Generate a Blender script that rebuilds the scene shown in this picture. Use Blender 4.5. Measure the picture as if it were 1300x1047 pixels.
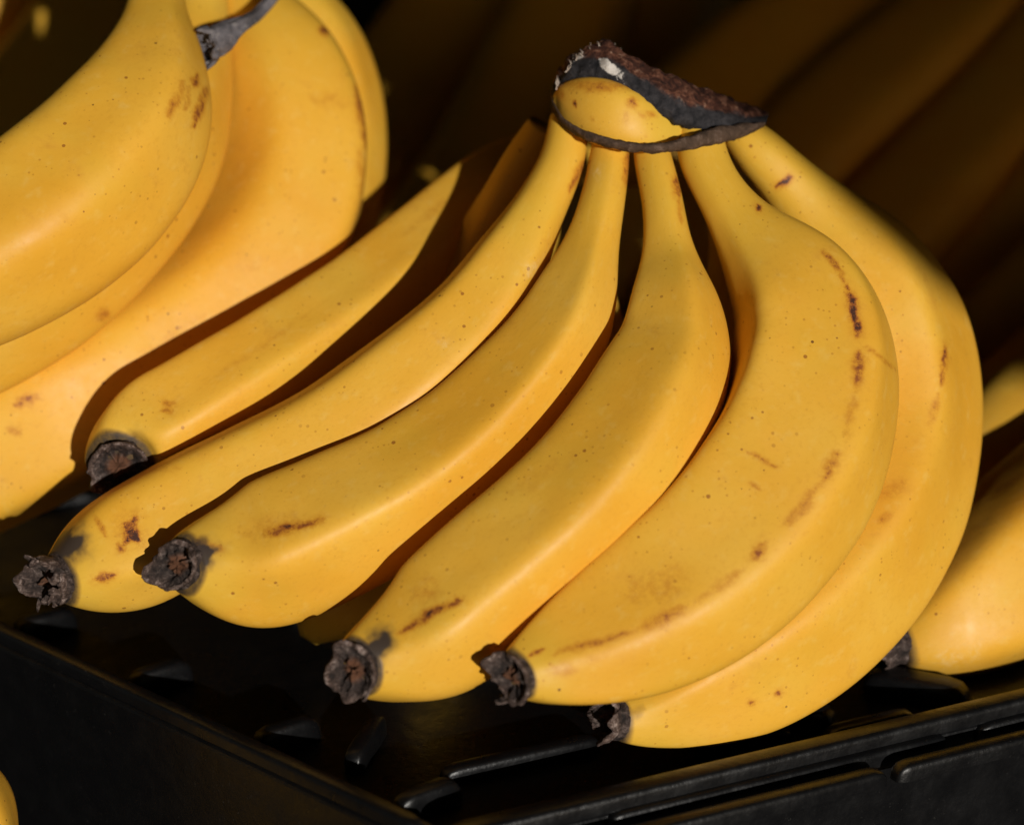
import bpy, bmesh, math, random
import numpy as np
from mathutils import Vector, Matrix, noise

sc = bpy.context.scene
for o in list(bpy.data.objects):
    bpy.data.objects.remove(o)
col = sc.collection

# ------------------------------------------------------------------ camera
PITCH = math.radians(20.0)
CAM_H = 0.2718                      # camera height above the crate floor (z = 0)
F = 3000.0                          # focal length in photo pixels (1300 wide)
CAM = Vector((0, 0, CAM_H))
RIGHT = Vector((1, 0, 0))
FWD = Vector((0, math.cos(PITCH), -math.sin(PITCH)))
UP = Vector((0, math.sin(PITCH), math.cos(PITCH)))

cam_d = bpy.data.cameras.new("camera")
cam = bpy.data.objects.new("camera", cam_d)
col.objects.link(cam)
cam.location = CAM
cam.rotation_euler = (math.radians(90) - PITCH, 0, 0)
cam_d.sensor_width = 36.0
cam_d.lens = 36.0 * F / 1300.0
cam_d.clip_start = 0.01
cam_d.clip_end = 100.0
cam_d.dof.use_dof = True
cam_d.dof.focus_distance = 0.565
cam_d.dof.aperture_fstop = 8.0
sc.camera = cam

# ------------------------------------------------------------------ light
SUN_CAM = Vector((0.33, -0.12, 0.93)).normalized()       # towards the sun: right, up, back to the camera
SUN = (RIGHT * SUN_CAM.x + UP * SUN_CAM.y - FWD * SUN_CAM.z).normalized()
sun_d = bpy.data.lights.new("sun", 'SUN')
sun_d.energy = 5.0
sun_d.angle = math.radians(0.53)
sun_d.color = (1.0, 0.955, 0.88)
sun = bpy.data.objects.new("sun", sun_d)
col.objects.link(sun)
sun.rotation_euler = SUN.to_track_quat('Z', 'Y').to_euler()

world = bpy.data.worlds.new("World")
sc.world = world
world.use_nodes = True
nt = world.node_tree
nt.nodes.clear()
wo = nt.nodes.new("ShaderNodeOutputWorld")
bg = nt.nodes.new("ShaderNodeBackground")
sky = nt.nodes.new("ShaderNodeTexSky")
sky.sky_type = 'NISHITA'
sky.sun_disc = False
sky.sun_elevation = math.asin(SUN.z)
sky.sun_rotation = math.atan2(SUN.x, SUN.y)
bg.inputs["Strength"].default_value = 0.03
nt.links.new(sky.outputs[0], bg.inputs["Color"])
nt.links.new(bg.outputs[0], wo.inputs["Surface"])

vs = sc.view_settings
vs.view_transform = 'Standard'
vs.look = 'None'
vs.exposure = -0.57
vs.gamma = 1.0
vs.use_curve_mapping = False
sc.cycles.max_bounces = 5
sc.cycles.diffuse_bounces = 3
sc.cycles.glossy_bounces = 2

# ------------------------------------------------------------------ helpers
def W(px, py, d):
    return CAM + RIGHT * ((px - 650.0) / F * d) + UP * ((523.5 - py) / F * d) + FWD * d

def floor_pt(px, py, z=0.0):
    r = RIGHT * ((px - 650.0) / F) + UP * ((523.5 - py) / F) + FWD
    return CAM + r * ((z - CAM_H) / r.z)

def cam_vec(v):
    return (RIGHT * v[0] + UP * v[1] - FWD * v[2]).normalized()

def project(co):
    """Nx3 world points -> photo pixels"""
    r = co - np.array(CAM)
    d = r @ np.array(FWD)
    return np.stack([650 + F * (r @ np.array(RIGHT)) / d, 523.5 - F * (r @ np.array(UP)) / d], 1)

def tag(o, label=None, cat=None, group=None, kind=None):
    if label: o["label"] = label
    if cat: o["category"] = cat
    if group: o["group"] = group
    if kind: o["kind"] = kind
    return o

def empty(name, loc):
    e = bpy.data.objects.new(name, None)
    e.empty_display_size = 0.02
    e.location = loc
    col.objects.link(e)
    return e

def origin_of(o):
    v = Vector((0, 0, 0))
    while o is not None:
        v = v + o.location
        o = o.parent
    return v

def mesh_obj(name, verts, faces, mat, parent=None, smooth=True):
    """verts are world points; the object sits at its parent's origin"""
    org = np.array(origin_of(parent)) if parent is not None else np.zeros(3)
    v = np.asarray(verts, dtype=float) - org
    me = bpy.data.meshes.new(name)
    me.from_pydata(v.tolist(), [], faces)
    if smooth:
        me.polygons.foreach_set("use_smooth", [True] * len(me.polygons))
    me.materials.append(mat)
    o = bpy.data.objects.new(name, me)
    col.objects.link(o)
    if parent is not None:
        o.parent = parent
    return o

def attr(o, name, vals):
    a = o.data.attributes.new(name, 'FLOAT', 'POINT')
    a.data.foreach_set("value", np.asarray(vals, dtype=np.float32))

def sstep(a, b, x):
    t = np.clip((x - a) / (b - a), 0, 1)
    return t * t * (3 - 2 * t)

def catmull(P, n):
    """P: kxm control rows -> nxm samples, chord-length parameter on the first three columns"""
    P = np.asarray(P, float)
    k = len(P)
    seg = np.sqrt(np.linalg.norm(np.diff(P[:, :3], axis=0), axis=1)) + 1e-9
    t = np.concatenate([[0], np.cumsum(seg)])
    m = np.zeros_like(P)
    for i in range(k):
        if i == 0: m[i] = (P[1] - P[0]) / (t[1] - t[0])
        elif i == k - 1: m[i] = (P[-1] - P[-2]) / (t[-1] - t[-2])
        else:
            h0, h1 = t[i] - t[i-1], t[i+1] - t[i]
            m[i] = ((P[i] - P[i-1]) / h0 * h1 + (P[i+1] - P[i]) / h1 * h0) / (h0 + h1)
    def ev(u):
        i = np.clip(np.searchsorted(t, u, side='right') - 1, 0, k - 2)
        h = (t[i+1] - t[i])[:, None]
        s = ((u - t[i]) / h[:, 0])[:, None]
        return ((2*s**3 - 3*s**2 + 1) * P[i] + (s**3 - 2*s**2 + s) * h * m[i]
                + (-2*s**3 + 3*s**2) * P[i+1] + (s**3 - s**2) * h * m[i+1])
    uu = np.linspace(0, t[-1], 900)
    d = ev(uu)
    L = np.concatenate([[0], np.cumsum(np.linalg.norm(np.diff(d[:, :3], axis=0), axis=1))])
    want = np.linspace(0, L[-1], n)
    out = np.stack([np.interp(want, L, d[:, c]) for c in range(P.shape[1])], 1)
    return out, L[-1]

def smooth_rows(S, w, passes):
    """box-filter a curve, ends held"""
    for _ in range(passes):
        pre = 2 * S[0] - S[w:0:-1]; post = 2 * S[-1] - S[-2:-w-2:-1]
        X = np.concatenate([pre, S, post])
        cs = np.cumsum(np.concatenate([np.zeros((1, S.shape[1])), X]), axis=0)
        S = (cs[2*w+1:] - cs[:-2*w-1]) / (2*w + 1)
    return S

def frames(C, ref):
    """tangent, normal (kept towards ref by parallel transport from the middle), binormal"""
    n = len(C)
    T = np.gradient(C, axis=0)
    T /= np.linalg.norm(T, axis=1)[:, None]
    N = np.zeros_like(T)
    mid = n // 2
    v = ref - T[mid] * (ref @ T[mid])
    N[mid] = v / np.linalg.norm(v)
    for rng, st in ((range(mid + 1, n), -1), (range(mid - 1, -1, -1), 1)):
        for i in rng:
            v = N[i + st] - T[i] * (N[i + st] @ T[i])
            N[i] = v / np.linalg.norm(v)
    return T, N, np.cross(T, N)

def seg_dist(p, a, b):
    ab = b - a
    t = np.clip(((p - a) @ ab) / max(ab @ ab, 1e-9), 0, 1)
    return np.linalg.norm(p - (a + t[:, None] * ab), axis=1), t

# ------------------------------------------------------------------ materials
class NT:
    def __init__(self, name):
        self.m = bpy.data.materials.new(name)
        self.m.use_nodes = True
        self.t = self.m.node_tree
        self.b = self.t.nodes["Principled BSDF"]
    def n(self, typ, **kw):
        x = self.t.nodes.new(typ)
        for k, v in kw.items():
            if k.startswith("i_"):
                key = k[2:]
                key = int(key) if key.isdigit() else key
                x.inputs[key].default_value = v
            else:
                setattr(x, k, v)
        return x
    def l(self, a, b):
        self.t.links.new(a, b)
    def noise(self, vec, scale, detail=3.0, rough=0.55, dist=0.0):
        x = self.n("ShaderNodeTexNoise")
        x.inputs["Scale"].default_value = scale
        x.inputs["Detail"].default_value = detail
        x.inputs["Roughness"].default_value = rough
        x.inputs["Distortion"].default_value = dist
        self.l(vec, x.inputs["Vector"])
        return x.outputs["Fac"]
    def ramp(self, fac, stops):
        x = self.n("ShaderNodeValToRGB")
        e = x.color_ramp.elements
        while len(e) < len(stops): e.new(0.5)
        for el, (p, c) in zip(e, stops):
            el.position = p
            el.color = tuple(c) + (1,) if len(c) == 3 else c
        self.l(fac, x.inputs["Fac"])
        return x.outputs["Color"]
    def math(self, op, a, b=None, clamp=False):
        x = self.n("ShaderNodeMath", operation=op, use_clamp=clamp)
        for i, v in enumerate((a, b)):
            if v is None: continue
            if isinstance(v, (int, float)): x.inputs[i].default_value = v
            else: self.l(v, x.inputs[i])
        return x.outputs[0]
    def maprange(self, v, a, b, c=0.0, d=1.0):
        x = self.n("ShaderNodeMapRange", interpolation_type='SMOOTHSTEP')
        self.l(v, x.inputs[0])
        for i, q in zip((1, 2, 3, 4), (a, b, c, d)): x.inputs[i].default_value = q
        return x.outputs[0]
    def mix(self, fac, a, b):
        x = self.n("ShaderNodeMix", data_type='RGBA')
        if isinstance(fac, (int, float)): x.inputs[0].default_value = fac
        else: self.l(fac, x.inputs[0])
        for i, v in ((6, a), (7, b)):
            if isinstance(v, tuple): x.inputs[i].default_value = v + (1,) if len(v) == 3 else v
            else: self.l(v, x.inputs[i])
        return x.outputs[2]
    def attr(self, name):
        x = self.n("ShaderNodeAttribute", attribute_name=name)
        return x.outputs["Fac"]
    def bump(self, h, strength, dist, prev=None):
        x = self.n("ShaderNodeBump")
        x.inputs["Strength"].default_value = strength
        x.inputs["Distance"].default_value = dist
        self.l(h, x.inputs["Height"])
        if prev is not None: self.l(prev, x.inputs["Normal"])
        return x.outputs["Normal"]

def make_peel():
    k = NT("banana_peel")
    tc = k.n("ShaderNodeTexCoord")
    oi = k.n("ShaderNodeObjectInfo")
    off = k.n("ShaderNodeVectorMath", operation='MULTIPLY_ADD')
    k.l(oi.outputs["Random"], off.inputs[0])
    off.inputs[1].default_value = (3.1, 5.7, 9.3)
    k.l(tc.outputs["Object"], off.inputs[2])
    P = off.outputs[0]
    # coordinates stretched along the fruit: (length, angle)
    uv = k.n("ShaderNodeCombineXYZ")
    k.l(k.math('MULTIPLY', k.attr("along"), 14.0), uv.inputs[0])
    k.l(k.math('MULTIPLY', k.attr("ang_s"), 3.0), uv.inputs[1])
    k.l(k.math('MULTIPLY', k.attr("ang_c"), 3.0), uv.inputs[2])
    uvo = k.n("ShaderNodeVectorMath", operation='MULTIPLY_ADD')
    k.l(oi.outputs["Random"], uvo.inputs[0])
    uvo.inputs[1].default_value = (13.0, 7.0, 4.0)
    k.l(uv.outputs[0], uvo.inputs[2])
    big = k.noise(P, 26.0, 2)
    base = k.ramp(big, [(0.30, (0.74, 0.365, 0.028)), (0.52, (0.78, 0.410, 0.038)), (0.72, (0.80, 0.455, 0.055))])
    streak = k.noise(uvo.outputs[0], 5.0, 3, 0.65)
    base = k.mix(k.maprange(streak, 0.48, 0.78, 0, 0.40), base, (0.66, 0.315, 0.026))
    pale = k.noise(uvo.outputs[0], 2.0, 3, 0.6)
    base = k.mix(k.maprange(pale, 0.52, 0.8, 0, 0.35), base, (0.80, 0.53, 0.13))
    # greener skin by the stalk and at the blossom end
    zn = k.noise(P, 48.0, 2)
    g = k.math('ADD', k.attr("green"), k.math('MULTIPLY', k.maprange(zn, 0.45, 0.8), 0.25), True)
    base = k.mix(g, base, (0.66, 0.455, 0.050))
    # warm scuffs
    mid = k.noise(P, 110.0, 5, 0.68, 0.3)
    base = k.mix(k.maprange(mid, 0.58, 0.80, 0, 0.40), base, (0.55, 0.23, 0.024))
    # small brown freckles
    zone = k.maprange(zn, 0.36, 0.62)
    for scale, thr, dens, colr, amt in ((380.0, 0.20, 0.66, (0.30, 0.10, 0.015), 0.80), (150.0, 0.065, 0.68, (0.12, 0.040, 0.012), 0.90), (760.0, 0.28, 0.58, (0.48, 0.20, 0.02), 0.60)):
        v = k.n("ShaderNodeTexVoronoi", feature='F1')
        v.inputs["Scale"].default_value = scale
        k.l(P, v.inputs["Vector"])
        sep = k.n("ShaderNodeSeparateColor")
        k.l(v.outputs["Color"], sep.inputs[0])
        rnd = k.math('GREATER_THAN', sep.outputs[0], dens)
        size = k.math('MULTIPLY', sep.outputs[1], thr)
        dot = k.math('LESS_THAN', v.outputs["Distance"], size)
        f = k.math('MULTIPLY', k.math('MULTIPLY', dot, rnd), k.math('MULTIPLY', zone, amt))
        base = k.mix(f, base, colr)
    # bruises along the ridges, broken up by noise
    fine = k.noise(P, 560.0, 4, 0.8)
    br = k.attr("bruise")
    brn = k.math('MULTIPLY', br, k.math('ADD', 0.32, k.math('ADD', k.math('MULTIPLY', k.maprange(fine, 0.32, 0.68), 0.74), k.math('MULTIPLY', k.maprange(mid, 0.35, 0.65), 0.42))))
    base = k.mix(k.maprange(brn, 0.04, 0.48, 0, 0.80), base, (0.56, 0.23, 0.018))
    base = k.mix(k.maprange(brn, 0.40, 0.85, 0, 0.88), base, (0.27, 0.070, 0.016))
    base = k.mix(k.maprange(brn, 0.78, 1.20, 0, 0.95), base, (0.050, 0.020, 0.015))
    # grey black skin round the blossom end
    td = k.math('MULTIPLY', k.attr("tipdark"), k.math('ADD', 0.45, k.math('ADD', k.math('MULTIPLY', fine, 0.5), k.math('MULTIPLY', mid, 0.65))))
    base = k.mix(k.maprange(td, 0.10, 0.50, 0, 0.7), base, (0.34, 0.19, 0.035))
    base = k.mix(k.maprange(td, 0.34, 0.95, 0, 0.96), base, (0.035, 0.027, 0.026))
    # dusty pale rubs
    ru = k.math('MULTIPLY', k.attr("rub"), k.maprange(fine, 0.35, 0.7))
    base = k.mix(ru, base, (0.80, 0.62, 0.30))
    k.l(base, k.b.inputs["Base Color"])
    rg = k.n("ShaderNodeMapRange")
    k.l(mid, rg.inputs[0])
    rg.inputs[1].default_value, rg.inputs[2].default_value = 0.3, 0.7
    rg.inputs[3].default_value, rg.inputs[4].default_value = 0.42, 0.60
    k.l(rg.outputs[0], k.b.inputs["Roughness"])
    k.b.inputs["Specular IOR Level"].default_value = 0.36
    hgt = k.math('ADD', k.noise(P, 70.0, 2), k.math('MULTIPLY', k.noise(P, 700.0, 2), 0.10))
    k.l(k.bump(hgt, 0.22, 0.0012), k.b.inputs["Normal"])
    return k.m

def make_rough(name, stops, scale, bump, dist, rough=0.85, spec=0.2, tint=None):
    k = NT(name)
    tc = k.n("ShaderNodeTexCoord")
    P = tc.outputs["Object"]
    f = k.noise(P, scale, 7, 0.7, 0.4)
    c = k.ramp(f, stops)
    if tint:
        c = k.mix(k.math('MULTIPLY', k.attr(tint[0]), tint[2]), c, tint[1])
    k.l(c, k.b.inputs["Base Color"])
    k.b.inputs["Roughness"].default_value = rough
    k.b.inputs["Specular IOR Level"].default_value = spec
    b1 = k.bump(f, bump, dist)
    b2 = k.bump(k.noise(P, scale * 4, 5, 0.7), bump * 0.7, dist * 0.35, b1)
    k.l(b2, k.b.inputs["Normal"])
    return k.m

def make_stub():
    """dried blossom end: dark grooves, paler torn rim, brown middle"""
    k = NT("dried_blossom")
    tc = k.n("ShaderNodeTexCoord")
    P = tc.outputs["Object"]
    f = k.noise(P, 620.0, 6, 0.75, 0.6)
    dark = k.ramp(f, [(0.34, (0.006, 0.005, 0.005)), (0.52, (0.026, 0.019, 0.017)), (0.68, (0.095, 0.070, 0.060))])
    pale = k.ramp(f, [(0.34, (0.022, 0.014, 0.012)), (0.50, (0.105, 0.066, 0.052)), (0.60, (0.26, 0.19, 0.165)), (0.70, (0.55, 0.45, 0.40))])
    c = k.mix(k.attr("rim"), dark, pale)
    c = k.mix(k.math('MULTIPLY', k.attr("heart"), 0.8), c, (0.16, 0.065, 0.030))
    k.l(c, k.b.inputs["Base Color"])
    k.b.inputs["Roughness"].default_value = 0.75
    k.b.inputs["Specular IOR Level"].default_value = 0.3
    k.l(k.bump(f, 1.0, 0.0010), k.b.inputs["Normal"])
    return k.m

def make_cut():
    """brown callus of the cut crown, charcoal at its lower lip, white fibre at the broken end"""
    k = NT("crown_callus")
    tc = k.n("ShaderNodeTexCoord")
    P = tc.outputs["Object"]
    f = k.noise(P, 420.0, 7, 0.72, 0.5)
    m = k.noise(P, 130.0, 5, 0.65)
    c = k.ramp(f, [(0.34, (0.022, 0.010, 0.008)), (0.48, (0.085, 0.030, 0.018)), (0.58, (0.20, 0.080, 0.046)), (0.70, (0.50, 0.33, 0.23))])
    low = k.math('ADD', k.attr("lip"), k.math('MULTIPLY', k.math('SUBTRACT', m, 0.5), 0.7))
    c = k.mix(k.maprange(low, 0.45, 0.62), c, k.ramp(f, [(0.35, (0.008, 0.008, 0.010)), (0.66, (0.050, 0.045, 0.048))]))
    wh = k.math('ADD', k.attr("fibre"), k.math('ADD', k.math('MULTIPLY', k.math('SUBTRACT', f, 0.5), 1.3), k.math('MULTIPLY', k.math('SUBTRACT', m, 0.5), 1.6)))
    c = k.mix(k.maprange(wh, 0.42, 0.62), c, (0.72, 0.66, 0.60))
    k.l(c, k.b.inputs["Base Color"])
    k.b.inputs["Roughness"].default_value = 0.8
    k.b.inputs["Specular IOR Level"].default_value = 0.25
    b = k.bump(f, 0.9, 0.0010, k.bump(m, 0.7, 0.002))
    k.l(b, k.b.inputs["Normal"])
    return k.m

def make_plastic():
    k = NT("black_crate_plastic")
    tc = k.n("ShaderNodeTexCoord")
    P = tc.outputs["Object"]
    dust = k.maprange(k.noise(P, 900.0, 5, 0.8), 0.62, 0.74)
    zone = k.maprange(k.noise(P, 45.0, 4, 0.6), 0.42, 0.7)
    c = k.mix(k.math('MULTIPLY', k.math('MULTIPLY', dust, zone), 0.5), (0.0042, 0.0042, 0.0046), (0.20, 0.19, 0.17))
    k.l(c, k.b.inputs["Base Color"])
    r = k.n("ShaderNodeMapRange")
    k.l(k.noise(P, 130.0, 5, 0.65), r.inputs[0])
    r.inputs[1].default_value, r.inputs[2].default_value = 0.3, 0.7
    r.inputs[3].default_value, r.inputs[4].default_value = 0.24, 0.46
    k.l(r.outputs[0], k.b.inputs["Roughness"])
    k.b.inputs["Specular IOR Level"].default_value = 0.38
    k.l(k.bump(k.noise(P, 260.0, 5, 0.7), 0.35, 0.0006), k.b.inputs["Normal"])
    return k.m

def make_cloth(name, c0, c1):
    k = NT(name)
    tc = k.n("ShaderNodeTexCoord")
    c = k.ramp(k.noise(tc.outputs["Object"], 30.0, 5), [(0.3, c0), (0.7, c1)])
    k.l(c, k.b.inputs["Base Color"])
    k.b.inputs["Roughness"].default_value = 0.9
    k.b.inputs["Specular IOR Level"].default_value = 0.1
    return k.m

PEEL = make_peel()
STUB = make_stub()
SEAM = make_rough("dried_sheath", [(0.3, (0.030, 0.019, 0.012)), (0.55, (0.085, 0.052, 0.034)), (0.75, (0.21, 0.145, 0.115))], 360.0, 0.8, 0.0007)
STALK = make_rough("grey_dried_stalk", [(0.3, (0.07, 0.065, 0.072)), (0.55, (0.17, 0.155, 0.165)), (0.78, (0.42, 0.37, 0.34))], 420.0, 0.9, 0.0010)
CALLUS = make_cut()
PLASTIC = make_plastic()
CLOTH = make_cloth("blocker_canvas", (0.018, 0.018, 0.020), (0.028, 0.027, 0.027))
BOARD = make_cloth("dark_board", (0.010, 0.009, 0.008), (0.018, 0.016, 0.014))

# ------------------------------------------------------------------ bananas
def stub(parent, pos, axis, rad, length=0.006, seed=0, flare=1.1, hollow=0.55, flakes=3, tilt=None):
    """the dried, ragged blossom end: a wrinkled collar with a sunken, torn middle"""
    rnd = random.Random(seed)
    axis = Vector(axis).normalized()
    a = axis.orthogonal().normalized()
    b = axis.cross(a)
    nu = 72
    # (height, radius, pale rim)
    prof = [(-0.35, 0.93, .15), (-0.05, 1.0, .2), (0.15, 1.03, .3), (0.35, 0.97, .2), (0.55, 0.98, .35), (0.75, flare * 0.98, .7), (0.92, flare, 1.0), (1.0, flare * 0.94, 1.0),
            (0.96, flare * 0.86, .8), (0.80, flare * 0.78, .35), (0.58, 0.66, .12), (0.40, 0.54, .05), (0.36, 0.42, .1), (0.52, 0.32, .45), (0.58, 0.22, .35), (0.40, 0.12, .1), (0.36, 0.0, .1)]
    verts, faces, rimv, heart = [], [], [], []
    s0 = Vector((seed * 3.7, seed * 1.3, 9.1))
    ell = 1.0 + 0.13 * math.sin(seed * 1.7)
    for i, (h, r, pr) in enumerate(prof):
        inner = i >= 8
        for j in range(nu):
            th = 2 * math.pi * j / nu
            q = Vector((math.cos(th), math.sin(th), 0))
            lob = noise.fractal(q * 1.05 + s0 + Vector((0, 0, h * 0.8)), 1.0, 2.0, 2)
            w0 = noise.noise(q * 2.3 + s0 + Vector((0, 0, h * 1.6 + 3)))
            wr = 1 - 2.4 * abs(w0)                                                     # folds
            fn = noise.noise(q * 8.0 + s0 + Vector((0, 0, h * 3.5)))
            hc = max(0.0, min(1.0, h))
            rr = rad * r * (1 + (0.08 + 0.17 * hc) * lob + (0.03 + 0.05 * hc) * wr + 0.03 * fn)
            rim = 0.25 + 0.75 * max(0.0, min(1.0, (h - 0.3) / 0.5))
            hh = length * (h + (rim if not inner else 0.8) * (0.75 * lob + 0.16 * wr + 0.07 * fn))
            if inner:
                hh += length * (0.22 * noise.noise(Vector((math.cos(th) * r * 5, math.sin(th) * r * 5, seed * 2.1))) + 0.12 * noise.noise(Vector((math.cos(th) * r * 11, math.sin(th) * r * 11, seed))))
            verts.append(pos + axis * hh + a * (math.cos(th) * rr * ell) + b * (math.sin(th) * rr / ell))
            rimv.append(max(0.0, min(1.0, pr * 0.75 + 0.45 * wr * (0.35 + pr))))
            heart.append(1.0 if i >= 13 else (0.35 if i == 12 else 0.0))
    n = len(prof)
    for i in range(n - 1):
        for j in range(nu):
            k = (j + 1) % nu
            faces.append((i*nu + j, i*nu + k, (i+1)*nu + k, (i+1)*nu + j))
    # torn shreds standing off the rim
    for f in range(flakes):
        th = rnd.uniform(0, 2 * math.pi)
        w = rnd.uniform(0.16, 0.34)
        ln = rnd.uniform(0.25, 0.6) * length
        base = len(verts)
        for sft in (0.0, -0.00045):
            for u in range(4):
                uu = u / 3
                for vv in (-1, 0, 1):
                    t2 = th + vv * w * (1 - uu * 0.65) + 0.12 * math.sin(uu * 5 + f)
                    rr = rad * flare * (0.97 + 0.22 * uu * math.sin(f * 2.1 + uu * 2)) + sft - 0.0004 * abs(vv)
                    verts.append(pos + axis * (length * 0.75 + ln * uu) + a * (math.cos(t2) * rr) + b * (math.sin(t2) * rr))
        for sd in (0, 12):
            for u in range(3):
                for vv in range(2):
                    q0 = base + sd + u * 3 + vv
                    faces.append((q0, q0 + 1, q0 + 4, q0 + 3) if sd == 0 else (q0 + 3, q0 + 4, q0 + 1, q0))
        ring = [0, 1, 2, 5, 8, 11, 10, 9, 6, 3]
        for q in range(len(ring)):
            x, y = ring[q], ring[(q + 1) % len(ring)]
            faces.append((base + x, base + 12 + x, base + 12 + y, base + y))
    o = mesh_obj("blossom_end", [tuple(v) for v in verts], faces, STUB, parent)
    attr(o, "rim", rimv + [0.75] * (len(verts) - len(rimv)))
    attr(o, "heart", heart + [0.0] * (len(verts) - len(heart)))
    return o

def finger(parent, pts, seed, tip=None, tip_r=None, tip_len=0.006, ridge=(10, 10), sharp=7.0, m=280, nu=140, bruises=(), rubs=(),
           tipdark=None, green=(0.32, 0.35), lump=1.0, name="finger", flare=1.1, flakes=3, squash=1.0):
    """one banana: pts = (px, py, half width in px, depth); tip = direction of the blossom end (right, up, to camera)"""
    rows = []
    for (px, py, hw, d) in pts:
        w = W(px, py, d)
        rows.append((w.x, w.y, w.z, hw * d / F))
    tipv = None
    if tip is not None:
        tipv = cam_vec(tip)
        if tip_r is None: tip_r = rows[-1][3]
        e = Vector(rows[-1][:3])
    S, L = catmull(rows, m)
    S = smooth_rows(S, max(3, int(m * 0.022)), 3)
    C = S[:, :3]
    R = np.maximum(S[:, 3], 0.002)
    if tipv is not None:     # bend the end of the spine into the blossom end's direction
        k0 = int(m * 0.82)
        p0, p1 = C[k0].copy(), C[-1].copy()
        t0 = C[k0 + 1] - C[k0]; t0 /= np.linalg.norm(t0)
        Lk = np.linalg.norm(p1 - p0)
        u = np.linspace(0, 1, m - k0)[:, None]
        H = ((2*u**3 - 3*u**2 + 1) * p0 + (u**3 - 2*u**2 + u) * t0 * Lk + (-2*u**3 + 3*u**2) * p1 + (u**3 - u**2) * np.array(tipv) * Lk * 0.8)
        w = u * u * (3 - 2 * u)
        C[k0:] = C[k0:] * (1 - w) + H * w
    T, N, B = frames(C, -np.array(FWD))
    t = np.linspace(0, 1, m)
    th = np.linspace(0, 2 * math.pi, nu, endpoint=False)
    ph = np.radians(ridge[0] + (ridge[1] - ridge[0]) * t)
    V = np.zeros((m, nu, 3))
    rng = random.Random(seed)
    # five-sided section, rounded; rounder at the stalk and the end
    shp = np.zeros((m, nu))
    wob = [rng.uniform(-9, 9) for _ in range(5)]
    for i in range(m):
        acc = np.zeros(nu)
        p = sharp
        for kf in range(5):
            a = ph[i] + math.radians(36 + 72 * kf + wob[kf])
            acc += np.maximum(0, np.cos(th - a)) ** p
        shp[i] = acc ** (-1 / p)
    shp /= shp.mean(axis=1)[:, None]
    body = sstep(0.10, 0.30, t) * (1 - 0.75 * sstep(0.90, 1.0, t))
    fl = (0.15 + 0.85 * body)[:, None]
    shp = 1 + (shp - 1) * fl
    so = Vector((seed * 1.91, seed * 0.77, seed * 2.3))
    for i in range(m):
        for j in range(nu):
            r = R[i] * shp[i, j]
            c, s = math.cos(th[j]), math.sin(th[j])
            q = Vector((c, s, 0))
            nz = noise.noise(q * 0.9 + so + Vector((0, 0, t[i] * 5.0))) * 0.030 + noise.noise(q * 2.4 + so + Vector((0, 0, t[i] * 16.0))) * 0.008
            r *= 1 + nz * lump
            V[i, j] = C[i] + N[i] * (c * r * squash) + B[i] * (s * r)
    verts = V.reshape(-1, 3)
    faces = []
    for i in range(m - 1):
        for j in range(nu):
            k = (j + 1) % nu
            faces.append((i*nu + j, i*nu + k, (i+1)*nu + k, (i+1)*nu + j))
    faces.append(tuple(range(nu))[::-1])
    faces.append(tuple((m-1)*nu + j for j in range(nu)))
    o = mesh_obj(name, verts, faces, PEEL, parent)
    tt = np.repeat(t, nu)
    attr(o, "along", tt * L * 10)
    attr(o, "ang_s", np.tile(np.sin(th), m))
    attr(o, "ang_c", np.tile(np.cos(th), m))
    gr = green[0] * (1 - sstep(0.08, 0.34, tt)) + green[1] * sstep(0.90, 1.0, tt)
    attr(o, "green", gr)
    # wear marks, laid on the side of the skin that carries them
    br = np.zeros(len(verts)); rb = np.zeros(len(verts)); td = np.zeros(len(verts))
    px = project(verts)
    nor = (V - C[:, None, :]).reshape(-1, 3)
    nor /= np.linalg.norm(nor, axis=1)[:, None]
    front = (nor @ np.array(-FWD)) > -0.15
    jit = np.zeros((len(verts), 2))
    if bruises or rubs or tipdark:
        for i in np.nonzero(front)[0]:
            p = Vector(verts[i]) * 260
            jit[i] = (noise.noise(p + so) + 0.6 * noise.noise(p * 2.7), noise.noise(p + so + Vector((40, 0, 0))) + 0.6 * noise.noise(p * 2.7 + Vector((0, 31, 0))))
    def stroke(line, width, power):
        best = np.zeros(len(verts))
        ln = [np.array(q, float) for q in line]
        sl = [np.linalg.norm(b - a) for a, b in zip(ln[:-1], ln[1:])]
        tot = sum(sl); run = 0.0
        for a, b, l in zip(ln[:-1], ln[1:], sl):
            d, q = seg_dist(px + jit * width * 0.55, a, b)
            x = (run + q * l) / max(tot, 1e-6)
            taper = 1.0 if tot < width * 1.8 else 0.35 + 0.65 * np.sin(np.pi * np.clip(x, 0, 1)) ** 0.7
            best = np.maximum(best, (0.72 * np.exp(-(d / (width * taper)) ** 2) + 0.28 * np.exp(-(d / (2.3 * width)) ** 2)) * power * (0.75 + 0.25 * taper))
            run += l
        return best * front
    for (line, width, power) in bruises:
        br = np.maximum(br, stroke(line, width, power))
    for (line, width, power) in rubs:
        rb = np.maximum(rb, stroke(line, width, power))
    # dark corner where the stalk leaves the hand
    if tipdark is not None:
        for (line, width, power) in tipdark:
            td = np.maximum(td, stroke(line, width, power))
    td = np.maximum(td, 0.8 * sstep(0.985, 1.0, tt)) if tip is not None else td
    attr(o, "bruise", br); attr(o, "rub", rb); attr(o, "tipdark", td)
    if tipv is not None:
        stub(o, Vector(C[-1]) - tipv * 0.0008, tipv, tip_r if tip_r else R[-1], tip_len, seed, flare=flare, flakes=flakes)
    return o

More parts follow.
